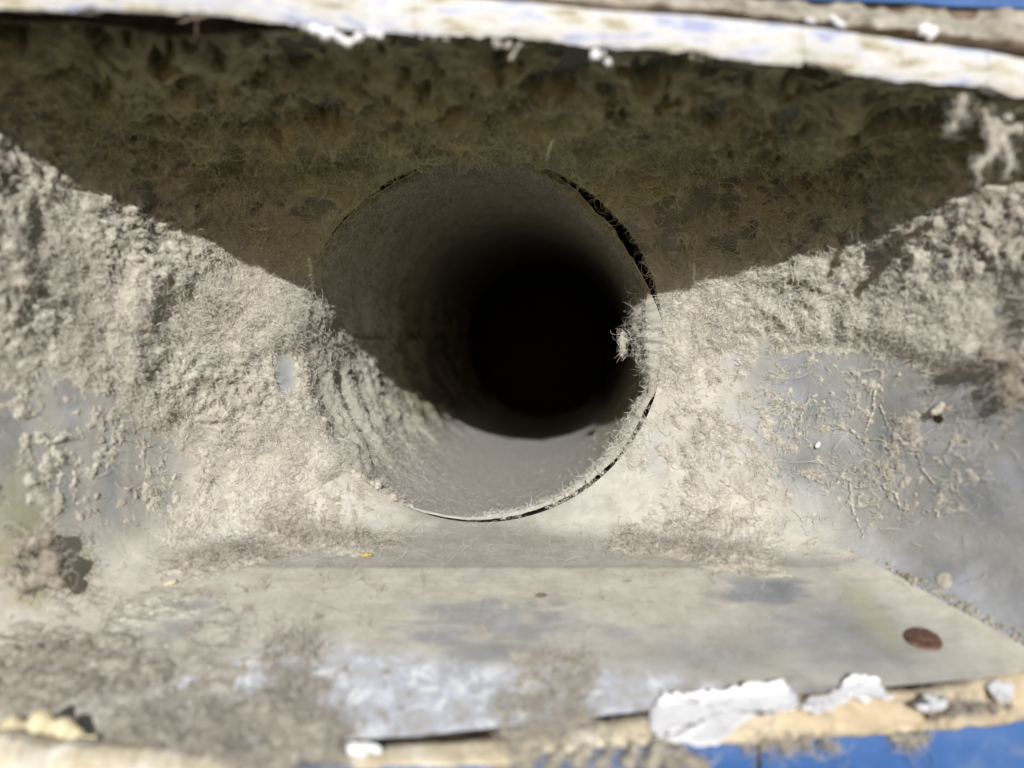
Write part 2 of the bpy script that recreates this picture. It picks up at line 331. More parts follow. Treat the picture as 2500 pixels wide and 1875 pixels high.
panel("floor_panel", 0, c1, M_METAL)
def inside(V): return V[..., 1] > np.interp(V[..., 0], [-0.13, -0.09, 0.09, 0.12], [0.139, 0.140, 0.150, 0.158])   # cut off flush with the siding
panel("side_wall", c3, c4, M_METAL, inside); panel("side_wall", c1, c2, M_METAL, inside)
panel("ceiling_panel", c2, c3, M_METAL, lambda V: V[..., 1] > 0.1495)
# round collar behind the opening
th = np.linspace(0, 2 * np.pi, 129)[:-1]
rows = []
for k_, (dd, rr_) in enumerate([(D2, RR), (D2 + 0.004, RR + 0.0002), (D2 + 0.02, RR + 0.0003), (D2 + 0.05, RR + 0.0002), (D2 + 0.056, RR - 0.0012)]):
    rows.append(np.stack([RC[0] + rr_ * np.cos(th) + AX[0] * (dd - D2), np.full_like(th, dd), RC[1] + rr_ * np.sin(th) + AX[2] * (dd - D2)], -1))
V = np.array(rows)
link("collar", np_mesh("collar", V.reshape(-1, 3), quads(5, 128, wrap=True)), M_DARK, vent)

# ---------------------------------------------------------------- lint on the box
def coat(lo, hi, mat, label, cat="lint", thr=0.00008, cond=None):
    sl_ = slice(lo, hi + 1); t = T[:, sl_]; V = L[:, sl_]; h, w = t.shape
    m = (np.maximum(np.maximum(t[:-1, :-1], t[1:, 1:]), np.maximum(t[:-1, 1:], t[1:, :-1])) > thr)
    if cond is not None: m &= cond(V)[:-1, :-1]
    o = link("lint_coat", np_mesh("lint_coat", V.reshape(-1, 3), quads(h, w, m)), mat)
    return tag(o, label, cat, kind="stuff")
coat_l = coat(c3, c4, M_LINT, "thick pale grey lint felted on the left wall, with bare metal below it", cond=inside)
coat_r = coat(c1, c2, M_LINT, "pale lint mat on the right wall, ending in a ragged shelf above bare grey metal", cond=inside)
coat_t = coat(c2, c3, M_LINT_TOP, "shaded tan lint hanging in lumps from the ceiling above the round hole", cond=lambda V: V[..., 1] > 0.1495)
coat_b = coat(0, c1, M_LINT, "felted lint bands in the two back corners of the dusty metal floor", cond=lambda V: V[..., 1] > front_floor(V[..., 0]) + 0.0002)

# ---------------------------------------------------------------- the round duct
gdeg = np.array([-180, -165, -112, -105, -95, -86, -70, -50, -40, -30, -24, -18, -5, 6, 12, 20, 30, 38, 48, 58, 66, 75, 108, 114, 122, 130, 150, 160, 172, 180])
gmm = np.array([0.25, -0.1, -0.1, 0.5, 0.6, 1.1, 1.4, 1.5, 1.0, 1.9, 1.7, 0.6, 0.5, 0.8, 1.8, 3.0, 4.1, 3.9, 3.0, 1.8, 0.9, 0.35, 0.5, 1.1, 1.3, 0.8, 0.7, 0.7, 0.4, 0.35])
def duct_radius(deg, l):
    g = np.interp(deg, gdeg, gmm); dq = np.stack([deg / 9.0, 0 * deg, 0 * deg], -1); ok_ = (deg > -100) & (deg < 170)
    g = np.where(ok_, g * (0.45 + 1.1 * fbm(dq, 1.0, 3, 131)), g) * 1e-3
    return (RR - 0.0001 - g) * (1 - ramp(l, 0.004, 0.05)) + (RR - 0.0016) * ramp(l, 0.004, 0.05)
def duct_point(deg, l, inset=0.0):
    r = duct_radius(deg, l) - inset; a = np.radians(deg)
    return np.stack([RC[0] + r * np.cos(a) + AX[0] * l, D2 + 0.0008 + l, RC[1] + r * np.sin(a) + AX[2] * l], -1)
duct = tag(empty("duct_pipe", (RC[0], D2, RC[1] - 0.05)), "round metal duct pipe running back into darkness from the round hole", "duct")
deg1 = np.linspace(-180, 180, 181)[:-1]; l1 = np.array([0, 0.0015, 0.005, 0.01, 0.02, 0.03, 0.05, 0.1, 0.2, 0.305])
DG, LL = np.meshgrid(deg1, l1)
Vi = duct_point(DG, LL); Vo = duct_point(DG, LL, -0.0003)[:6][::-1]
V = np.concatenate([Vo, Vi]); h = V.shape[0]
z0 = np.zeros(V.shape[:2])
link("pipe", np_mesh("pipe", V.reshape(-1, 3), quads(h, 180, wrap=True), True, dict(dust=z0 + 0.8, residue=z0, stain=z0, shade_grime=z0)), M_METAL, duct)
el = []                                              # unseen downward bend, added near-black to give the duct a truly dark end
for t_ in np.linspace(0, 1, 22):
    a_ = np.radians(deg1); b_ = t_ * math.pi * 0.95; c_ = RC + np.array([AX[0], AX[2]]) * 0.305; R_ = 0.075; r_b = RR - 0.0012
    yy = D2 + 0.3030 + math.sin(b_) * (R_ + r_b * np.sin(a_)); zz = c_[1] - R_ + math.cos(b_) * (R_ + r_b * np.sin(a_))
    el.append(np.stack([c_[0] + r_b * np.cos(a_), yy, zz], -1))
el = np.array(el); link("added_elbow", np_mesh("added_elbow", el.reshape(-1, 3), quads(len(el), 180, wrap=True)), M_DARK, duct)
deg2 = np.linspace(-180, 180, 781)[:-1]; l2 = np.concatenate([np.linspace(0, 0.10, 260), np.linspace(0.1005, 0.30, 130)])
DG, LL = np.meshgrid(deg2, l2)
C0 = duct_point(DG, LL)
q = C0 * np.array([1, 1, 1]); aniso = np.array([1.0, 1.6, 0.7])
qx, qy = proj(C0)
lump_l = ramp(np.abs((DG + 360) % 360 - 195), 62, 20)                   # left inside wall: ripples of lint
nD = fbm(q * aniso, 0.0046, 2, 101); nDs = fbm(q, 0.0024, 3, 105); nDf = vn(q, 0.0009, 109)
q2 = np.stack([DG * 0.0009, LL, 0 * LL], -1); nR = fbm(q2, np.array([0.012, 0.0075, 1.0]), 3, 107)
tD = 0.00035 + lump_l * (0.0005 + 0.0034 * ramp(nR, 0.36, 0.72) + 0.0012 * (nDs - 0.45) + 0.0007 * (vn(q, 0.0014, 111) - 0.5)) + 0.0007 * (nDs - 0.5) + 0.0006 * (nDf - 0.5)
topd = ramp(np.abs(DG - 95), 75, 40)
tD += topd * (0.0008 + 0.0016 * (nDs - 0.45)) * ramp(LL, 0.06, 0.01)
botd = ramp(np.abs(DG + 88), 55, 30)
tD = tD * (1 - 0.6 * botd) + botd * (0.0002 + 0.0007 * np.clip(fbm(q * np.array([1, 0.4, 1]), 0.003, 3, 121) - 0.42, 0, 1))
# fat wad at the right of the mouth
w1 = np.exp(-(((DG - 0) / 13.0) ** 4)) * np.interp(LL, [0, 0.008, 0.013, 0.018], [0.75, 1, 0.85, 0]) * np.interp(DG, [-30, -12, 4, 16], [0.35, 0.75, 1, 1])
w2 = np.exp(-((DG + 30) / 22.0) ** 2) * np.interp(LL, [0, 0.004, 0.012], [0.6, 1, 0])
tD += w1 * (0.0052 + 0.0022 * (nDs - 0.5)) + w2 * (0.0010 + 0.0022 * nDs)
fr = ramp(np.abs(DG + 62), 40, 20) * np.interp(LL, [0, 0.002, 0.006], [1, 0.8, 0])
tD += fr * 0.0018 * np.clip(nDs - 0.3, 0, 1)
tD = np.clip(tD, 0.0001, 1)
nrm = np.stack([-np.cos(np.radians(DG)), np.zeros_like(DG), -np.sin(np.radians(DG))], -1)
LD = C0 + nrm * tD[..., None]
fwd = np.interp(LL, [0, 0.006], [1, 0]) * (w1 * 0.0022 * (0.4 + 1.2 * nDs) + w2 * 0.0016 + lump_l * 0.0006) + np.interp(LL, [0, 0.004], [1, 0]) * 0.0020 * (nDs - 0.4)
LD[..., 1] -= fwd
Rw = LD[:1] * 1.0; Rw2 = duct_point(DG[:1], LL[:1], -0.0004); Rw2[..., 1] = LD[0, :, 1][None] + 0.0004   # rolled front edge
LDm = np.concatenate([Rw2, LD])
pale = np.clip(np.maximum(botd, 0.65 * lump_l * ramp(LL, 0.12, 0.03)) + w1 + w2, 0, 1) * 0.9
depth_shade = ramp(LL + 0.05 * (fbm(q, 0.02, 3, 123) - 0.5), 0.05, 0.20) * 0.85               # shade painted into the lining, darker with depth so the duct fades to black
coat_d = tag(link("lint_lining", np_mesh("lint_lining", LDm.reshape(-1, 3), quads(len(LDm), len(deg2), wrap=True), True, dict(pale=np.concatenate([pale[:1], pale]), shade_grime=np.concatenate([depth_shade[:1], depth_shade]))), M_LINT_DUCT),
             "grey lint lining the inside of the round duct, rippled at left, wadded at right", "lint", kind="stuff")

# ---------------------------------------------------------------- fibres: fine curved hairs standing on the lint
def fibres(name, P0, N0, length, mat, radius=0.00004, steps=6, lift=0.35, curl=0.9, parent=None, seed=1, label=None):
    r = np.random.default_rng(seed); n = len(P0)
    d = r.normal(size=(n, 3)); d -= (d * N0).sum(-1, keepdims=True) * N0; d /= np.linalg.norm(d, axis=-1, keepdims=True)
    d = d + N0 * (r.random((n, 1)) * 2 - 0.6) * lift; d /= np.linalg.norm(d, axis=-1, keepdims=True)
    ln = length * np.exp(r.normal(size=(n, 1)) * 0.45) / steps
    ax = r.normal(size=(n, 3)); ax /= np.linalg.norm(ax, axis=-1, keepdims=True)
    pts = [P0 - N0 * 0.0002]; p = pts[0]; h0 = P0
    for s_ in range(steps):
        p = p + d * ln; pts.append(p)
        d = d + np.cross(ax, d) * curl * 0.5 + r.normal(size=(n, 3)) * 0.22 * curl - N0 * 0.10
        d /= np.linalg.norm(d, axis=-1, keepdims=True)
    A = np.stack(pts, 1).astype(np.float32)
    cu = bpy.data.hair_curves.new(name); cu.add_curves([steps + 1] * n)
    cu.position_data.foreach_set("vector", A.ravel())
    ra = cu.attributes.new("radius", 'FLOAT', 'POINT')
    rad = np.repeat((radius * (0.6 + 0.8 * r.random(n)))[:, None], steps + 1, 1); rad[:, -1] *= 0.4
    ra.data.foreach_set("value", rad.astype(np.float32).ravel())
    o = bpy.data.objects.new(name, cu); COL.objects.link(o); cu.materials.append(mat)
    if parent: o.parent = parent
    o["kind"] = "stuff"
    if label: tag(o, label, "fibres")
    return o
NL = normals(L); NL = np.where(((NL * Nn).sum(-1) < 0)[..., None], -NL, NL)
area = np.linalg.norm(np.cross(np.gradient(P, axis=0), np.gradient(P, axis=1)), axis=-1)
def pick(n, weight, seed, PP=None, NN=None):
    r = np.random.default_rng(seed); w = np.clip(weight, 0, None).ravel(); c = np.cumsum(w); i = np.searchsorted(c, r.random(n) * c[-1])
    i = np.clip(i, 0, len(w) - 1)
    PP = L if PP is None else PP; NN = NL if NN is None else NN
    return PP.reshape(-1, 3)[i] + r.normal(size=(n, 3)) * 0.00015, NN.reshape(-1, 3)[i]
inv = (D > 0.152) & ((px > -80) & (px < 2580) & (py > -30) & (py < 1800))
foc = np.interp(D, [0.15, 0.17, 0.2, D2], [0.05, 0.25, 1.0, 1.2])
thick = np.clip(T / 0.0012, 0, 1)
fibres("lint_fibre", *pick(60000, area * thick * wallL * inv * foc, 1), 0.0015, M_FIB, 0.00004, 4, 0.6, parent=coat_l, seed=11)
fibres("lint_fibre", *pick(60000, area * thick * wallR * inv * foc, 2), 0.0015, M_FIB, 0.00004, 4, 0.6, parent=coat_r, seed=12)
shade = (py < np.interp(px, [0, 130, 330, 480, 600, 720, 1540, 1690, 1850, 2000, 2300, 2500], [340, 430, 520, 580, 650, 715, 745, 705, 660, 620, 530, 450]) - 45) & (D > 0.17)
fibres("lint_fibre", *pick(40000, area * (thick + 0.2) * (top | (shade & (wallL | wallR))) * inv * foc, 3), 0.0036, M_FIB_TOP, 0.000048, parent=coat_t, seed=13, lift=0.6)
fibres("lint_fibre", *pick(14000, area * (thick + 0.02) * (0.12 + band + band2 + 0.6 * rfl) * bot * inv * foc * ramp(py, 1470, 1380), 4), 0.0034, M_FIB_DARK, 0.000028, parent=coat_b, seed=14, lift=0.12)
fibres("lint_fibre", *pick(9000, area * wallR * webf * inv * (thick < 0.5) * ramp(vn(P, 0.006, 145), 0.35, 0.7), 55), 0.0032, M_FIB, 0.000032, 6, 0.04, 0.7, parent=coat_r, seed=56)
fibres("lint_fibre", *pick(7000, area * (near + lowr + low) * inv * (thick < 0.6), 5), 0.0034, M_FIB_DARK, 0.000025, parent=coat_b, seed=15, lift=0.05)
ND_ = normals(LD); ND_ = np.where(((ND_ * nrm).sum(-1) < 0)[..., None], -ND_, ND_)
areaD = np.linalg.norm(np.cross(np.gradient(LD, axis=0), np.gradient(LD, axis=1)), axis=-1)
wD = areaD * (0.10 + 0.8 * lump_l + topd * 1.2 + w1 * 4 + w2 * 2 + fr * 3) * ramp(LL, 0.12, 0.02) * (1 - 0.55 * botd * (LL > 0.006))
fibres("lint_fibre", *pick(45000, wD, 6, LD, ND_), 0.0014, M_FIB, 0.000035, 4, 0.5, parent=coat_d, seed=16)
fibres("lint_fibre", *pick(2200, w1 * (LL > 0.006) * (LL < 0.02) + 0.5 * lip.mean() * 0, 7, LD, ND_), 0.0034, M_FIB, 0.000025, parent=coat_d, seed=17, lift=0.9, curl=1.3)
fibres("lint_fibre", *pick(1800, lip * (lip > 0.25), 8), 0.0034, M_FIB, 0.000025, parent=coat_l, seed=18, lift=0.8, curl=1.3)

# ---------------------------------------------------------------- small builders for what stands round the box
LUT = {}
def surf(x, y, sd=None):
    """point and normal of the vent box seen at photo pixel x, y"""
    if sd not in LUT: LUT[sd] = np.where(side == sd, 0.0, 1e12) if sd is not None else 0.0
    i = np.unravel_index(np.argmin((px - x) ** 2 + (py - y) ** 2 + LUT[sd]), px.shape); return P[i].copy(), Nn[i].copy()
def clump(name, balls, mat, voxel=0.0006, amp=0.0012, sc_=0.004, seed=0, parent=None, smooth=2, squash=None):
    """one lumpy piece grown from overlapping balls [(point, radius)]"""
    bm = bmesh.new()
    for c, r in balls:
        g = bmesh.ops.create_icosphere(bm, subdivisions=2, radius=float(r))
        bmesh.ops.translate(bm, verts=g["verts"], vec=Vector([float(v) for v in c]))
    me = bpy.data.meshes.new("tmp"); bm.to_mesh(me); bm.free()
    o = bpy.data.objects.new("tmp", me); COL.objects.link(o)
    md = o.modifiers.new("r", 'REMESH'); md.mode = 'VOXEL'; md.voxel_size = voxel
    sm = o.modifiers.new("s", 'SMOOTH'); sm.factor = 0.5; sm.iterations = smooth
    bpy.context.view_layer.update()
    ev = o.evaluated_get(bpy.context.evaluated_depsgraph_get()); m2 = bpy.data.meshes.new_from_object(ev); m2.name = name
    bpy.data.objects.remove(o)
    n = len(m2.vertices); co = np.empty(n * 3, np.float32); m2.vertices.foreach_get("co", co); co = co.reshape(-1, 3)
    if squash:                                                # flattened on to the sloping floor
        hgt = co[:, 2] + 0.0555 + 0.27 * (0.2 - co[:, 1]); co = co - (1 - squash) * hgt[:, None] / 1.0729 * np.array([0, -0.27, 1.0], np.float32)
    no = np.empty(n * 3, np.float32); m2.vertices.foreach_get("normal", no); no = no.reshape(-1, 3)
    h = (fbm(co, sc_, 3, 200 + seed) - 0.5) * 2 * amp + (fbm(co, sc_ * 0.3, 2, 230 + seed) - 0.5) * amp
    m2.vertices.foreach_set("co", (co + no * h[:, None]).ravel()); m2.polygons.foreach_set("use_smooth", np.ones(len(m2.polygons), bool)); m2.update()
    m2.materials.clear()
    return link(name, m2, mat, parent)
def pxballs(lst, d):
    return [(at(a, b, d + (e if len(q) > 3 else 0)), c / F * d) for q in lst for (a, b, c, e) in [tuple(q) + (0,) * (4 - len(q))]]
def fuzz(o, n, length, mat, radius=0.00003, seed=1, lift=0.7):
    me = o.data; k_ = len(me.vertices); co = np.empty(k_ * 3, np.float32); no = np.empty(k_ * 3, np.float32)
    me.vertices.foreach_get("co", co); me.vertices.foreach_get("normal", no)
    i = np.random.default_rng(seed).integers(0, k_, n)
    f = fibres("lint_fibre", co.reshape(-1, 3)[i], no.reshape(-1, 3)[i], length, mat, radius, seed=seed, lift=lift, curl=1.2); f.parent = o
def sheet(name, grid, mat, thick, parent=None, attrs=None):
    """closed slab: a front grid of points (h,w,3) and the same grid pushed back by the vector thick"""
    h, w = grid.shape[:2]; B = grid + np.asarray(thick); n = h * w
    Q = [quads(h, w), quads(h, w)[:, ::-1] + n]
    idx = np.arange(n).reshape(h, w); ring = np.concatenate([idx[0, :-1], idx[:-1, -1], idx[-1, :0:-1], idx[:0:-1, 0]]); r2 = np.roll(ring, -1)
    Q.append(np.stack([ring, ring + n, r2 + n, r2], -1))
    me = np_mesh(name, np.concatenate([grid.reshape(-1, 3), B.reshape(-1, 3)]), np.concatenate(Q), True)
    bm = bmesh.new(); bm.from_mesh(me); bmesh.ops.recalc_face_normals(bm, faces=bm.faces)
    for e_ in bm.edges:
        if len(e_.link_faces) == 2 and e_.calc_face_angle(0) > 0.9: e_.smooth = False
    bm.to_mesh(me); bm.free()
    return link(name, me, mat, parent)

# ---------------------------------------------------------------- white trim over the opening: its lower edge throws the shadow into the box
EX = np.array([-800, 0, 228, 422, 717, 1011, 1277, 1475, 1700, 1957, 1963, 2203, 2410, 2500, 2900, 3400], float)
EY = np.array([-60, 19, 22, 27, 55, 80, 93, 114, 127, 164, 147, 198, 211, 236, 292, 360], float)
TY = np.array([-170, -85, -72, -65, -40, -18, 2, 22, 36, 60, 60, 96, 122, 140, 190, 255], float)
def edge_d(x): return np.interp(x, [-306, -243, -66, 87, 205, 333, 900, 1932, 2130, 2291, 2558, 2690, 3400], [0.1350, 0.1335, 0.1362, 0.1378, 0.1345, 0.1310, 0.1450, 0.1420, 0.1460, 0.1475, 0.1470, 0.146, 0.146])
trim = tag(empty("window_trim", at(1250, 90, 0.141)), "cracked white painted strip along the top edge of the opening", "trim")
joints = [-700, 380, 1011, 1475, 1960, 2203, 2412, 3200]
for k_ in range(len(joints) - 1):
    a, b = joints[k_] + 0.5, joints[k_ + 1] - 0.5
    x = np.linspace(a, b, max(6, int((b - a) / 8))); d = edge_d(x) + (rng.random() - 0.5) * 0.0006
    yb = np.interp(x, EX, EY); yt = np.interp(x, EX, TY)
    rws = []
    for t in np.linspace(0, 1, 12):
        y = yb + (yt - yb) * t
        q_ = at(x, y, d)
        q_[:, 2] += ((fbm(q_ * 1.0, 0.004, 3, 300 + k_) - 0.5) * 0.0016 + (fbm(q_, 0.0012, 2, 320 + k_) - 0.5) * 0.0008) * (1 - t)
        q_[:, 1] += (fbm(q_, 0.003, 3, 310 + k_) - 0.5) * 0.0009 + 0.0006 * t ** 3 + 0.0005 * (1 - t) ** 6
        rws.append(q_)
    sheet("trim_piece", np.array(rws), M_WHITE, (0, 0.0075, 0.0026), trim)
xs_ = np.linspace(-700, 3200, 40)
top_b = at(xs_, np.interp(xs_, EX, EY), edge_d(xs_)); 
fl = []
for t in (0, 1):
    q_ = top_b.copy(); q_[:, 1] = np.maximum(q_[:, 1] + 0.0078, 0.1492); q_[:, 2] += 0.0024 + 0.03 * t; fl.append(q_)
sheet("light_stop_plate", np.array(fl), M_BROWN, (0, 0.0008, 0), vent)  # plate added behind the trim to keep light from leaking in

# ---------------------------------------------------------------- blue siding, below and above the opening
gx = 1850                                                      # the groove between the two lower boards
BD_X = np.array([-900, 0, 800, 1250, 2000, 2500, 3400], float); BD_D = np.array([0.125, 0.132, 0.1390, 0.1430, 0.1520, 0.1570, 0.166])
def board(x0, x1, z1, z0, yoff, name="siding_board"):
    x = np.linspace(x0, x1, 80); d = np.interp(x, BD_X, BD_D) + yoff
    g = []
    for t in np.linspace(0, 1, 14):
        q_ = np.stack([(x - CX) / F * d, d, z1 + (z0 - z1) * t + 0 * x], -1)
        q_[:, 1] += (fbm(q_, 0.012, 2, 401) - 0.5) * 0.0005 + 0.0012 * max(0, 0.06 - t) / 0.06
        g.append(q_)
    return sheet(name, np.array(g), M_BLUE, (0.0005, 0.011, 0))
b1 = tag(board(-700, gx - 6, -0.0738, -0.105, 0), "blue painted siding board at the bottom, left of the vertical groove", "siding")
b2 = tag(board(gx + 8, 3100, -0.0738, -0.105, 0.0002), "blue painted siding board at the bottom, right of the vertical groove", "siding")
x = np.array([gx - 14.0, gx + 16.0]); d = np.interp(x, BD_X, BD_D) + 0.0035
seam = sheet("seam_strip", np.array([np.stack([(x - CX) / F * d, d, z_ + 0 * x], -1) for z_ in (-0.0730, -0.105)]), M_GREYP, (0, 0.002, 0))
tag(seam, "grey strip showing in the groove between the lower blue boards", "strip")
x = np.linspace(-800, 3400, 90); d = edge_d(x) + 0.0065
yl_ = np.interp(x, EX, TY)
b3y = np.interp(x, [-800, 0, 1200, 1800, 2240, 2300, 2500, 3400], [-300, -190, -70, -8, 6, 14, 20, 60])
g = []
for t in np.linspace(0, 1, 10):
    q_ = at(x, b3y, d); q_[:, 2] += t * 0.045; q_[:, 1] += t * 0.002; g.append(q_)
tag(sheet("siding_board", np.array(g[::-1]), M_BLUE, (0, 0.010, 0)), "blue painted siding board above the white trim, showing at the top right corner", "siding")

# ---------------------------------------------------------------- lint and dirt packed between the trim and the upper board
x = np.linspace(-800, 3400, 560); g = []
for t in np.linspace(0, 1, 34):
    y = (yl_f := np.interp(x, EX, TY)) + 10 + (np.interp(x, [-800, 0, 1200, 1800, 2240, 2300, 2500, 3400], [-300, -190, -70, -8, 6, 14, 20, 60]) - 6 - yl_f) * t
    dd = edge_d(x) + 0.0072 - 0.0040 * math.sin(min(1, t * 1.15) * math.pi) * (0.35 + 0.65 * ramp(x, 1500, 2000)) + (0.003 if t < 0.12 else 0)
    q_ = at(x, y, dd)
    q_[:, 1] += (fbm(q_, 0.006, 3, 421) - 0.5) * 0.0042 + (fbm(q_, 0.0018, 2, 425) - 0.5) * 0.0014
    q_[:, 1] = np.maximum(q_[:, 1], edge_d(x) + 0.0012)
    g.append(q_)
G = np.array(g)
ledge = tag(sheet("dirt_ledge", G[12:], M_LINT_GREY, (0, 0.006, 0.0)), "grey lint and dirt packed in the gap above the white trim", "dirt", kind="stuff")
gap = tag(sheet("gap_filler", G[:13], M_BROWN, (0, 0.006, 0.0)), "dark brown crevice line running just above the white trim", "crevice", kind="stuff")

# ---------------------------------------------------------------- caulk, paint flakes and crust along the lower edge
def front_y(x): return np.interp(x, [-300, 0, 300, 1000, 2000, 2500, 2900], [1875, 1856, 1838, 1800, 1692, 1652, 1625])
def blue_y(x): return np.interp(x, [-300, 0, 800, 1250, 2000, 2500, 2900], [1920, 1905, 1872, 1860, 1795, 1760, 1735])
def bead(name, x0, x1, ya, yb, mat, dofs, amp, seed, bulge=0.0018, label=None, cat="caulk"):
    """strip of old caulk: ya(x) upper and yb(x) lower outline, lumpy, bulging towards the viewer"""
    x = np.linspace(x0, x1, max(24, int((x1 - x0) / 7))); h = 22; g = []
    end = np.minimum(ramp(x, x0, x0 + 40), ramp(x, x1, x1 - 40))
    w_ = (vn(np.stack([x / 60, x * 0, x * 0], -1), 1.0, seed) - 0.5) * amp * 2 + (vn(np.stack([x / 17, x * 0, x * 0], -1), 1.0, seed + 3) - 0.5) * amp
    w2_ = (vn(np.stack([x / 50, x * 0, x * 0], -1), 1.0, seed + 5) - 0.5) * amp * 1.6
    y0 = ya(x) + w_; y1 = np.maximum(yb(x) + w2_, y0 + 6); m_ = (y0 + y1) / 2
    y0 = m_ + (y0 - m_) * (0.25 + 0.75 * end); y1 = m_ + (y1 - m_) * (0.25 + 0.75 * end)
    d = np.interp(x, BD_X, BD_D) + dofs
    for t in np.linspace(0, 1, h):
        q_ = at(x, y0 + (y1 - y0) * t, d + 0.0035 * (1 - t))
        q_[:, 1] += -bulge * math.sin(t * math.pi) ** 0.6 + (fbm(q_, 0.004, 3, seed + 7) - 0.5) * 0.0022 + (fbm(q_, 0.0012, 2, seed + 9) - 0.5) * 0.0006
        g.append(q_)
    o = sheet(name, np.array(g), mat, (0, 0.004, -0.001))
    return tag(o, label, cat)
bead("caulk_strip", 1690, 2900, lambda x: np.interp(x, [1690, 1760, 1950, 2100, 2200, 2330, 2480, 2900], [1796, 1750, 1705, 1684, 1690, 1676, 1640, 1615]), lambda x: blue_y(x) + 6, M_TAN, -0.0004, 7, 501,
     label="tan strip of old caulk above the blue board at lower right")
bead("caulk_strip", 835, 1270, lambda x: 1822 - (x - 835) * 0.03, lambda x: blue_y(x) + 6, M_CREAM, -0.0008, 6, 521, label="cream caulk strip at bottom centre, left of the olive lint tuft")
bead("caulk_strip", 1240, 1720, lambda x: np.interp(x, [1240, 1500, 1720], [1806, 1768, 1725]), lambda x: blue_y(x) - 12, M_CREAM, -0.0006, 9, 541, label="lumpy cream caulk strip between the white flake and the blue board")
bead("caulk_strip", -300, 640, lambda x: np.interp(x, [-300, 0, 200, 640], [1790, 1800, 1822, 1858]), lambda x: blue_y(x) + 14, M_CREAM, -0.0012, 12, 561, label="cream caulk strip along the bottom left edge of the opening")
ob = clump("caulk_blob", pxballs([(30, 1775, 30), (100, 1762, 31), (160, 1778, 28), (90, 1792, 36), (20, 1800, 32), (190, 1797, 20), (230, 1805, 14)], 0.1415), M_YELLOW, 0.0006, 0.0006, 0.004, 3)
tag(ob, "rounded lump of yellowed caulk at the lower left edge", "caulk")
def flake(outline, dep, mat, label, curl=0.0012, thick=0.0004, seed=0, group=None, cat="paint flake", name="paint_flake", bend=(0, 0)):
    """a chip of paint with its own outline and thickness, slightly curled"""
    o2 = np.array(outline, float); c = o2.mean(0); n = len(o2)
    t_ = np.linspace(0, n, n * 7, endpoint=False); k_ = np.floor(t_).astype(int); f = (t_ - k_)[:, None]
    p0, p1, p2, p3 = (o2[(k_ + j) % n] for j in (-1, 0, 1, 2))
    cr = 0.5 * (2 * p1 + (p2 - p0) * f + (2 * p0 - 5 * p1 + 4 * p2 - p3) * f ** 2 + (3 * p1 - p0 - 3 * p2 + p3) * f ** 3)
    cr += np.random.default_rng(seed).normal(size=cr.shape) * 2.2
    cr += (np.stack([vn(np.stack([cr[:, 0] / 16, cr[:, 1] / 16, 0 * cr[:, 0] + j_], -1), 1.0, seed + j_) for j_ in (1, 2)], -1) - 0.5) * 16
    rings = []
    for s_ in np.linspace(0.02, 1, 12):
        xy = c + (cr - c) * s_
        q_ = at(xy[:, 0], xy[:, 1], dep(xy[:, 0], xy[:, 1]) if callable(dep) else dep)
        q_[:, 1] += (fbm(q_, 0.006, 3, 600 + seed) - 0.5) * curl * 2 - 0.3 * curl * (1 - s_ ** 6) + (fbm(q_, 0.0018, 2, 640 + seed) - 0.5) * 0.0005
        rings.append(q_)
    A = np.array(rings); h, w = A.shape[:2]; B = A + np.array([0, thick, -thick * 0.6])
    V_ = np.concatenate([A.reshape(-1, 3), B.reshape(-1, 3)]); nq = h * w
    Q = [quads(h, w, wrap=True), quads(h, w, wrap=True)[:, ::-1] + nq]
    e = np.arange((h - 1) * w, h * w); e2 = np.roll(e, -1); Q.append(np.stack([e, e2, e2 + nq, e + nq], -1))
    e = np.arange(0, w); e2 = np.roll(e, -1); Q.append(np.stack([e2, e, e + nq, e2 + nq], -1))
    o = link(name, np_mesh(name, V_, np.concatenate(Q)), mat)
    return tag(o, label, cat, group)
def lip(x, y):                                                # depth just in front of the floor's front edge, leaning back up the floor
    k_ = (y - CY) / F; d0 = (0.0555 + 0.054) / (k_ + 0.27)    # the floor's own depth at this pixel
    return np.minimum(d0 - 0.0012, np.interp(x, BD_X, BD_D) + 0.0045 + 0 * y)
PFG = "white paint chips along the lower edge"
flake([(1588, 1760), (1600, 1722), (1640, 1695), (1720, 1688), (1790, 1680), (1860, 1662), (1920, 1668), (1948, 1705), (1935, 1735), (1860, 1745), (1800, 1780), (1745, 1815), (1660, 1812), (1605, 1800)], lip, M_FLAKE,
      "largest white paint chip, left of the tan caulk strip", 0.0004, seed=1, group=PFG)
flake([(1958, 1722), (1990, 1700), (2040, 1690), (2068, 1658), (2100, 1643), (2135, 1655), (2165, 1690), (2185, 1702), (2130, 1704), (2080, 1712), (2030, 1735), (1985, 1738)], lip, M_FLAKE,
      "pointed white paint chip standing above the tan caulk strip", 0.0004, seed=2, group=PFG)
flake([(2232, 1712), (2262, 1700), (2300, 1694), (2314, 1702), (2302, 1730), (2268, 1734), (2240, 1730)], lip, M_FLAKE, "small square white paint chip below the rust brown rivet", 0.0004, seed=3, group=PFG)
flake([(2415, 1672), (2450, 1664), (2472, 1672), (2462, 1712), (2440, 1700), (2425, 1694)], lip, M_FLAKE, "tiny white paint chip at the far right of the lower edge", 0.0004, seed=4, group=PFG)
flake([(850, 1822), (880, 1812), (920, 1816), (925, 1836), (890, 1846), (855, 1842)], 0.1378, M_FLAKE, "white paint chip beside the dirty lint mound", 0.0003, seed=5, group=PFG)
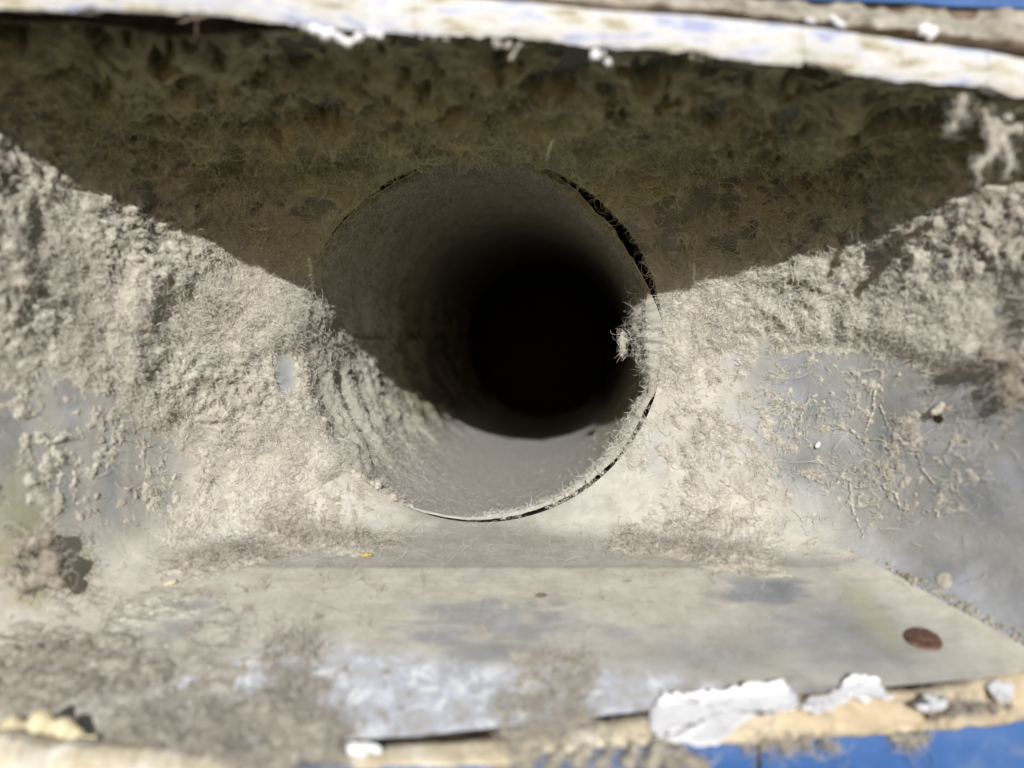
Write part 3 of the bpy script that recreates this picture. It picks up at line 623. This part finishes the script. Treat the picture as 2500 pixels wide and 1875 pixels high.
# brown strip painting the shade of the gap under the crust
crack = bead("gap_shade_line", 830, 1460, lambda x: np.interp(x, [830, 1100, 1200, 1460], [1812, 1800, 1792, 1780]), lambda x: np.interp(x, [830, 1100, 1200, 1460], [1822, 1814, 1806, 1798]), M_BROWN, 0.0016, 4, 581, 0.0004,
             label="thin dark strip painted for the shaded gap under the white crusted floor edge", cat="dirt")

# ---------------------------------------------------------------- clumps of lint near the viewer
def floor_d(y): return (0.0555 + 0.054) / ((y - CY) / F + 0.27)
def mound(lst, lift=-0.15):
    return [(at(a, b, floor_d(b) - c / F * floor_d(b) * lift), c / F * floor_d(b)) for a, b, c in lst]
r_ = np.random.default_rng(21)
def fill(poly, n, r0, r1):
    """random ball centres inside a photo-pixel polygon"""
    poly = np.array(poly, float); out = []
    lo, hi = poly.min(0), poly.max(0)
    while len(out) < n:
        p = lo + (hi - lo) * r_.random(2); a = poly; b = np.roll(poly, -1, 0)
        ins = ((a[:, 1] > p[1]) != (b[:, 1] > p[1])) & (p[0] < (b[:, 0] - a[:, 0]) * (p[1] - a[:, 1]) / (b[:, 1] - a[:, 1] + 1e-9) + a[:, 0])
        if ins.sum() % 2: out.append((p[0], p[1], r0 + (r1 - r0) * r_.random()))
    return out
c_ = clump("lint_clump", mound(fill([(250, 1790), (330, 1745), (450, 1765), (560, 1725), (660, 1715), (760, 1750), (850, 1785), (840, 1860), (700, 1880), (450, 1862), (270, 1830)], 130, 18, 42)), M_LINT_GREY, 0.0006, 0.0017, 0.0045, 1, smooth=12, squash=0.5)
tag(c_, "wide mound of dirty grey lint at the bottom left", "lint clump"); fuzz(c_, 7000, 0.003, M_FIB_DARK, 0.00003, 31, 0.4)
c_ = clump("lint_clump", mound(fill([(-60, 1600), (120, 1560), (300, 1590), (420, 1650), (300, 1720), (200, 1690), (60, 1740), (-60, 1760)], 90, 20, 46)), M_LINT_GREY, 0.0006, 0.0018, 0.005, 2, smooth=12, squash=0.5)
tag(c_, "low dirty lint mound above the yellowed caulk lump", "lint clump"); fuzz(c_, 5000, 0.003, M_FIB_DARK, 0.00003, 32, 0.4)
c_ = clump("lint_clump", mound(fill([(650, 1560), (720, 1540), (770, 1570), (790, 1680), (760, 1730), (680, 1700), (650, 1640)], 48, 7, 18)), M_LINT_GREY, 0.0005, 0.0012, 0.003, 3, smooth=12, squash=0.5)
tag(c_, "narrow tuft of grey lint running up into the white crust", "lint clump"); fuzz(c_, 2500, 0.003, M_FIB_DARK, 0.00003, 33, 0.4)
c_ = clump("lint_clump", mound(fill([(1265, 1600), (1330, 1590), (1440, 1605), (1455, 1700), (1440, 1740), (1400, 1790), (1230, 1815), (1205, 1740), (1260, 1680)], 105, 7, 17)), M_LINT_GREY, 0.0005, 0.0012, 0.003, 4, smooth=12, squash=0.5)
tag(c_, "upright patch of olive brown lint in the middle of the white crust", "lint clump"); fuzz(c_, 4000, 0.003, M_FIB_DARK, 0.00003, 34, 0.5)
def tufts(pts, d0, mat, seed, label, name="lint_clump", n=800):
    o = clump(name, pxballs(pts, d0), mat, 0.0005, 0.0011, 0.003, seed); tag(o, label, "lint clump"); fuzz(o, n, 0.003, M_FIB_DARK, 0.00004, 40 + seed, 0.5); return o
tufts([(1215, 1862, 14), (1260, 1850, 18), (1310, 1842, 16), (1370, 1836, 15), (1430, 1830, 14), (1490, 1828, 14), (1550, 1830, 17), (1610, 1836, 22), (1660, 1846, 24), (1690, 1862, 20), (1640, 1870, 18), (1720, 1872, 14), (1230, 1880, 18), (1290, 1868, 20), (1350, 1864, 20), (1410, 1860, 20), (1470, 1862, 18), (1530, 1862, 18), (1590, 1866, 18)], 0.1425, M_LINT_GREY, 5, "long olive lint tuft trailing over the blue board at bottom centre")
tufts([(1820, 1822, 10), (1870, 1818, 13), (1920, 1815, 14), (1970, 1815, 13), (2020, 1820, 11), (2045, 1826, 8)], 0.1495, M_LINT_GREY, 6, "short olive lint roll on the blue board below the tan caulk", n=400)
tufts([(2190, 1800, 12), (2220, 1805, 16), (2250, 1800, 12)], 0.1530, M_LINT_GREY, 7, "small lint ball stuck on the blue board at right", n=200)
tufts([(2280, 1745, 9), (2320, 1738, 14), (2370, 1730, 16), (2420, 1728, 10), (2460, 1722, 8)], 0.1515, M_BROWN, 8, "dark brown dirt lump lying on the tan caulk strip", n=250)
c_ = clump("lint_clump", pxballs([(20, 1290, 30), (60, 1335, 30), (100, 1325, 22), (118, 1302, 11), (122, 1370, 26), (100, 1410, 26), (30, 1400, 34), (60, 1435, 28), (140, 1425, 16), (-20, 1350, 46), (10, 1460, 26), (-5, 1245, 24)], 0.1775), M_LINT_GREY, 0.0006, 0.0018, 0.004, 9)
tag(c_, "ragged dark lint clump at the left edge, peaked at its top", "lint clump"); fuzz(c_, 900, 0.004, M_FIB_DARK, 0.00004, 51, 0.5)
c_ = clump("lint_clump", pxballs([(2510, 860, 34), (2465, 872, 24), (2425, 868, 16), (2400, 862, 10), (2482, 905, 26), (2452, 930, 18), (2472, 960, 20), (2458, 985, 11), (2498, 950, 24), (2520, 900, 34)], 0.1695), M_CLUMP, 0.0006, 0.0016, 0.004, 10)
tag(c_, "dark lint clump drooping from the lint shelf at the right edge", "lint clump"); fuzz(c_, 700, 0.004, M_FIB_DARK, 0.00004, 52, 0.5)

# lint hanging from the trim at the upper right
HG = "lint hanging below the white trim"
c_ = clump("hanging_lint", pxballs([(2436, 222, 9), (2434, 240, 10), (2428, 260, 12), (2452, 262, 9), (2458, 285, 9), (2404, 272, 6), (2408, 288, 8), (2423, 304, 16), (2416, 326, 17), (2440, 318, 13), (2460, 319, 12), (2484, 318, 12), (2420, 348, 15), (2424, 370, 15), (2412, 386, 12),
    (2392, 396, 12), (2384, 410, 12), (2388, 426, 8), (2392, 440, 7), (2386, 455, 6), (2384, 470, 5), (2388, 486, 5), (2450, 345, 12), (2458, 366, 10), (2463, 386, 12), (2466, 404, 11), (2459, 420, 7), (2456, 436, 5)], 0.1515), M_LINT, 0.0004, 0.0007, 0.0022, 12)
tag(c_, "large pale lint tuft hanging in two tails at the upper right", "hanging lint", HG); fuzz(c_, 260, 0.0022, M_FIB, 0.000028, 61)
c_ = clump("hanging_lint", pxballs([(2344, 218, 4), (2347, 226, 5), (2350, 236, 10), (2347, 248, 11), (2344, 260, 5), (2340, 274, 12), (2350, 279, 9), (2334, 290, 4), (2327, 305, 9), (2324, 316, 9), (2316, 321, 5)], 0.1505), M_LINT, 0.0004, 0.0005, 0.0020, 13)
tag(c_, "string of three pale lint beads left of the large hanging tuft", "hanging lint", HG); fuzz(c_, 200, 0.002, M_FIB, 0.00003, 62)
for k_, (lst, lb) in enumerate([
    ([(745, 62, 12), (770, 72, 16), (800, 82, 18), (830, 92, 16), (850, 104, 12), (875, 92, 13), (905, 80, 14), (930, 88, 10)], "white crumbly lint hanging under the trim at upper left centre"),
    ([(1030, 88, 8), (1060, 92, 10), (1090, 96, 9)], "thin pale crumb under the trim, left of the forked one"),
    ([(1205, 96, 9), (1215, 108, 10), (1240, 112, 9), (1262, 118, 8), (1270, 108, 8), (1255, 132, 7), (1248, 144, 5)], "forked pale crumb hanging under the trim at top centre"),
    ([(1455, 124, 8), (1450, 136, 9), (1475, 130, 7), (1485, 152, 9), (1462, 140, 6)], "pair of white crumbs under the trim, right of top centre"),
    ([(1690, 138, 7), (1712, 144, 6), (1660, 136, 5)], "small pale crumb under the trim, left of its step"),
    ([(190, 30, 8), (200, 24, 8), (165, 26, 7), (140, 26, 6)], "small pale crumb under the left end of the trim")]):
    d0 = float(edge_d(lst[0][0])) + 0.0012
    c_ = clump("paint_crumb", pxballs(lst, d0), M_FLAKE if k_ in (0, 3) else M_LINT, 0.0004, 0.0007, 0.002, 70 + k_)
    tag(c_, lb, "crumb", "crumbs under the white trim")
for k_, (lst, lb) in enumerate([([(1972, 48, 9), (1985, 52, 8)], "white crumb on the dirt ledge, leftmost of three"), ([(2032, 44, 9), (2046, 56, 9), (2060, 62, 6)], "slanting white crumb on the dirt ledge, middle of three"),
    ([(2250, 72, 14), (2275, 78, 15), (2262, 58, 9), (2270, 92, 8)], "largest white crumb on the dirt ledge, rightmost of three")]):
    c_ = clump("paint_crumb", pxballs(lst, float(edge_d(lst[0][0])) + 0.0022), M_FLAKE, 0.0004, 0.0006, 0.002, 80 + k_); tag(c_, lb, "crumb", "crumbs on the dirt ledge")

def rim_lint(a0, a1, n, r0, r1, label, seed, push=0.0):
    rr_ = np.random.default_rng(seed); bl = []
    for a in rr_.uniform(a0, a1, n):
        c = duct_point(np.array(a), np.array(0.0), inset=-0.0006 + rr_.normal() * 0.0011) + np.array([0, -0.0002 + rr_.normal() * 0.0007 + push, 0]); bl.append((c, r0 + (r1 - r0) * rr_.random() ** 2))
    o = clump("lint_bridge", bl, M_LINT, 0.0003, 0.0006, 0.0016, seed, smooth=1); tag(o, label, "lint", kind="stuff"); fuzz(o, n * 12, 0.0020, M_FIB, 0.000028, seed, 0.8)
rim_lint(-176, -112, 170, 0.0004, 0.0014, "matted lint burying the lower left rim of the hole", 141)
rim_lint(163, 196, 90, 0.0004, 0.0015, "lint lip over the left rim of the hole", 142)
rim_lint(-86, -20, 60, 0.0002, 0.0007, "frayed lint crumbs along the lower right rim crack", 143)
rim_lint(70, 108, 60, 0.0003, 0.0009, "lint closing the rim crack at the top of the hole", 144)

# ---------------------------------------------------------------- rivets and small debris on the metal
def disc(name, p, n, r, hgt, mat, parent=None, dome=0.35):
    n = n / np.linalg.norm(n); u = np.cross(n, [0, 0, 1.0]); u /= np.linalg.norm(u); v = np.cross(n, u)
    a = np.linspace(0, 2 * np.pi, 41)[:-1]; rows = []
    for rr_, hh in [(1.0, -0.3), (1.02, 0.25), (0.99, 0.6), (0.93, 0.85), (0.8, 0.95), (0.5, 0.95 + dome * 0.3), (0.02, 0.95 + dome * 0.4)]:
        rows.append(p + (np.cos(a)[:, None] * u + np.sin(a)[:, None] * v) * r * rr_ * (1 + 0.03 * np.sin(3 * a + 1))[:, None] + n * hgt * hh)
    A = np.array(rows); return link(name, np_mesh(name, A.reshape(-1, 3), quads(len(A), 40, wrap=True)), mat, parent)
p, n = surf(2254, 1562, 0); o = disc("rivet", p, n, 0.0037, 0.0006, M_RUST, vent, 0.1); o["label"] = "round rust brown rivet head on the floor at right"
M_ZINC = simple("zinc", [(0.3, (0.34, 0.34, 0.33)), (0.7, (0.50, 0.50, 0.48))], 300, 0.45, 0.5, 900, 0.0002)
p, n = surf(2304, 1416, 1); o = disc("rivet", p, n, 0.0018, 0.0004, M_LINT_GREY, vent, 0.6); o["label"] = "dusty domed rivet low on the right wall"
p, n = surf(2290, 1022, 1); o = disc("screw_hole", p, n, 0.0012, 0.0002, M_DARK, vent, 0.0)
def bits(name, px_, sd, balls, mat, label, seed, cat="debris", group=None):
    p, n = surf(px_[0], px_[1], sd); bl = [(p + np.array([bx, 0, 0]) + n * bz + np.cross(n, [1, 0, 0]) * by, br) for bx, by, bz, br in balls]
    return tag(clump(name, bl, mat, 0.00025, 0.0003, 0.0012, seed), label, cat, group)
bits("lint_clump", (2296, 1000), 1, [(0, 0, 0.0012, 0.0012), (0.0008, 0.0016, 0.0014, 0.001), (-0.0008, -0.0014, 0.0012, 0.0009), (0.001, 0.003, 0.0012, 0.0006)], M_LINT, "small lint plug dangling at the screw hole in the right wall", 90, "lint clump")
bits("leaf_bit", (1325, 1457), 0, [(-0.0014, 0, 0.0004, 0.0004), (-0.0006, 0, 0.0005, 0.0006), (0.0002, 0.0002, 0.0005, 0.0006), (0.0010, 0.0001, 0.0004, 0.0003)], M_BROWN, "tiny brown leaf bit on the middle of the grey floor", 91)
bits("leaf_bit", (572, 1352), 0, [(-0.002, 0, 0.0006, 0.0005), (-0.001, 0.0002, 0.0007, 0.0006), (0.0002, 0.0003, 0.0008, 0.0007), (0.0012, 0.0001, 0.0007, 0.0005)], M_GOLD, "yellow flake caught in the lint at the left back of the floor", 92)
bits("leaf_bit", (895, 1360), 0, [(-0.001, 0, 0.0005, 0.0006), (0, 0.0002, 0.0006, 0.0006), (0.001, 0, 0.0005, 0.0005)], M_GOLD, "dull yellow bit at the front of the left floor lint", 93)
bits("paint_crumb", (416, 1428), 0, [(0, 0, 0.0005, 0.0007), (-0.0010, -0.0005, 0.0004, 0.0005), (0.0006, 0.0005, 0.0005, 0.0005)], M_CREAM, "cream crumb on the dusty floor at left", 94)
bits("paint_crumb", (378, 1497), 0, [(0, 0, 0.0003, 0.0005), (0.0004, 0.0002, 0.0003, 0.0003)], M_CREAM, "smaller cream crumb on the dusty floor, nearer the front", 95)
bits("paint_crumb", (1997, 1090), 1, [(0, 0, 0.0005, 0.0007), (0.0003, 0.0008, 0.0005, 0.0005)], M_FLAKE, "white speck on the bare metal of the right wall", 96)
bits("lint_clump", (1535, 1422), 0, [(-0.0008, 0, 0.0004, 0.0005), (0, 0.0002, 0.0004, 0.0005), (0.0009, 0.0003, 0.0004, 0.0004)], M_LINT_GREY, "small grey lint crumb on the floor right of its middle", 97, "lint clump")

# ---------------------------------------------------------------- threads of lint stuck to the right wall
def thread(paths, rad, mat, label, seed, sd=1):
    balls = []
    for path in paths:
        q_ = np.array(path, float)
        seg = np.linalg.norm(np.diff(q_, axis=0), axis=1); L_ = np.concatenate([[0], np.cumsum(seg)]); m_ = int(L_[-1] / 2.6) + 2
        tt = np.linspace(0, L_[-1], m_); xx = np.interp(tt, L_, q_[:, 0]); yy = np.interp(tt, L_, q_[:, 1]); rr2 = np.random.default_rng(seed)
        wx = (vn(np.stack([tt / 14, 0 * tt, 0 * tt], -1), 1.0, seed) - 0.5) * 8
        for a, b, w_ in zip(xx, yy, wx):
            p, n = surf(a + w_, b, sd); balls.append((p + n * rad * 0.5, rad * (0.55 + 0.9 * rr2.random())))
    o = clump("lint_thread", balls, mat, 0.00022, 0.00022, 0.0010, seed)
    return tag(o, label, "lint thread", "lint threads on the right wall")
TH = 0.00021
thread([[(2138, 955), (2130, 1010), (2115, 1055)], [(2080, 1050), (2100, 1070), (2160, 1075)]], TH * 1.3, M_LINT, "pale lint thread bent like an L on the right wall", 701)
thread([[(2148, 985), (2168, 1040), (2200, 1075), (2235, 1092), (2285, 1072)], [(2235, 1092), (2250, 1140), (2280, 1178)]], TH * 1.2, M_LINT, "long forked lint thread furthest right on the wall", 702)
thread([[(1985, 1168), (2010, 1183), (2045, 1180), (2076, 1165)], [(2074, 1170), (2078, 1220), (2092, 1270), (2108, 1312)], [(2074, 1210), (2070, 1235)]], TH * 1.4, M_LINT, "thick lint thread forming a T low on the right wall", 703)
thread([[(2155, 1188), (2185, 1205), (2200, 1240), (2225, 1245), (2245, 1240), (2268, 1250), (2284, 1246), (2294, 1262)]], TH * 1.2, M_LINT, "wavy lint thread with a knot above the grey rivet", 704)
thread([[(1932, 1245), (1955, 1262), (1962, 1290), (1978, 1304)], [(1962, 1262), (1985, 1260), (1990, 1290)]], TH, M_LINT, "short looped lint thread low in the right corner", 705)
thread([[(1960, 1000), (1975, 975), (1995, 965)], [(1945, 1040), (1962, 1005)]], TH * 1.4, M_LINT, "fluffy lint thread near the lint shelf on the right wall", 706)

# ---------------------------------------------------------------- ragged seam of lint where the right wall meets the floor, white fluff, loose hairs
c_ = clump("lint_seam", [(surf(a + r_.normal() * 9, b - 5 + r_.normal() * 7, 1)[0] + np.array([0, 0, 0.0001]), 0.00012 + 0.00045 * r_.random() ** 2) for a, b in zip(np.linspace(2165, 2560, 230), np.interp(np.linspace(2165, 2560, 230), [2165, 2250, 2560], [1388, 1428, 1600]))], M_LINT_GREY, 0.0002, 0.00025, 0.0010, 98)
tag(c_, "ragged dirt seam where the right wall meets the floor", "dirt", kind="stuff")
bl = [(at(a, b, 0.2445), c / F * 0.2445) for a, b, c in [(1521, 815, 6), (1518, 828, 8), (1520, 842, 8), (1522, 856, 6), (1526, 832, 7), (1519, 866, 4)]]
c_ = clump("lint_fluff", bl, M_LINT, 0.00025, 0.0006, 0.0012, 99); tag(c_, "small white fluff dangling at the right rim of the hole", "lint clump"); fuzz(c_, 300, 0.0018, M_FIB, 0.000025, 63, 1.0)
PB, NBn = pick(260, area * bot * (px > 500) * (px < 2300) * (py > 1290) * (py < 1560) * ramp(px, 1500, 900) + area * bot * (px > 1500) * (py < 1420) * (py > 1300) * 0.3, 9, Pm, Nn)
tag(fibres("loose_hair", PB, NBn, 0.009, M_FIB_DARK, 0.000035, 10, 0.03, 0.35, None, 19), "fine loose hairs strewn over the dusty floor", "hair", kind="stuff")

cr_ = []
for a, b in zip(r_.uniform(120, 1500, 420), 1400 + 400 * r_.random(420) ** 0.8):
    if r_.random() < (1.0 if a < 900 else 0.35):
        cr_.append((at(a, b, floor_d(b) - 0.0001), (1.2 + 6.5 * r_.random() ** 3) / F * floor_d(b)))
c_ = clump("lint_crumbs", cr_, M_LINT_GREY, 0.0003, 0.0004, 0.0012, 151, smooth=1, squash=0.6)
tag(c_, "loose lint crumbs scattered over the front left of the floor", "lint", kind="stuff"); fuzz(c_, 3000, 0.0024, M_FIB_DARK, 0.00003, 152, 0.5)
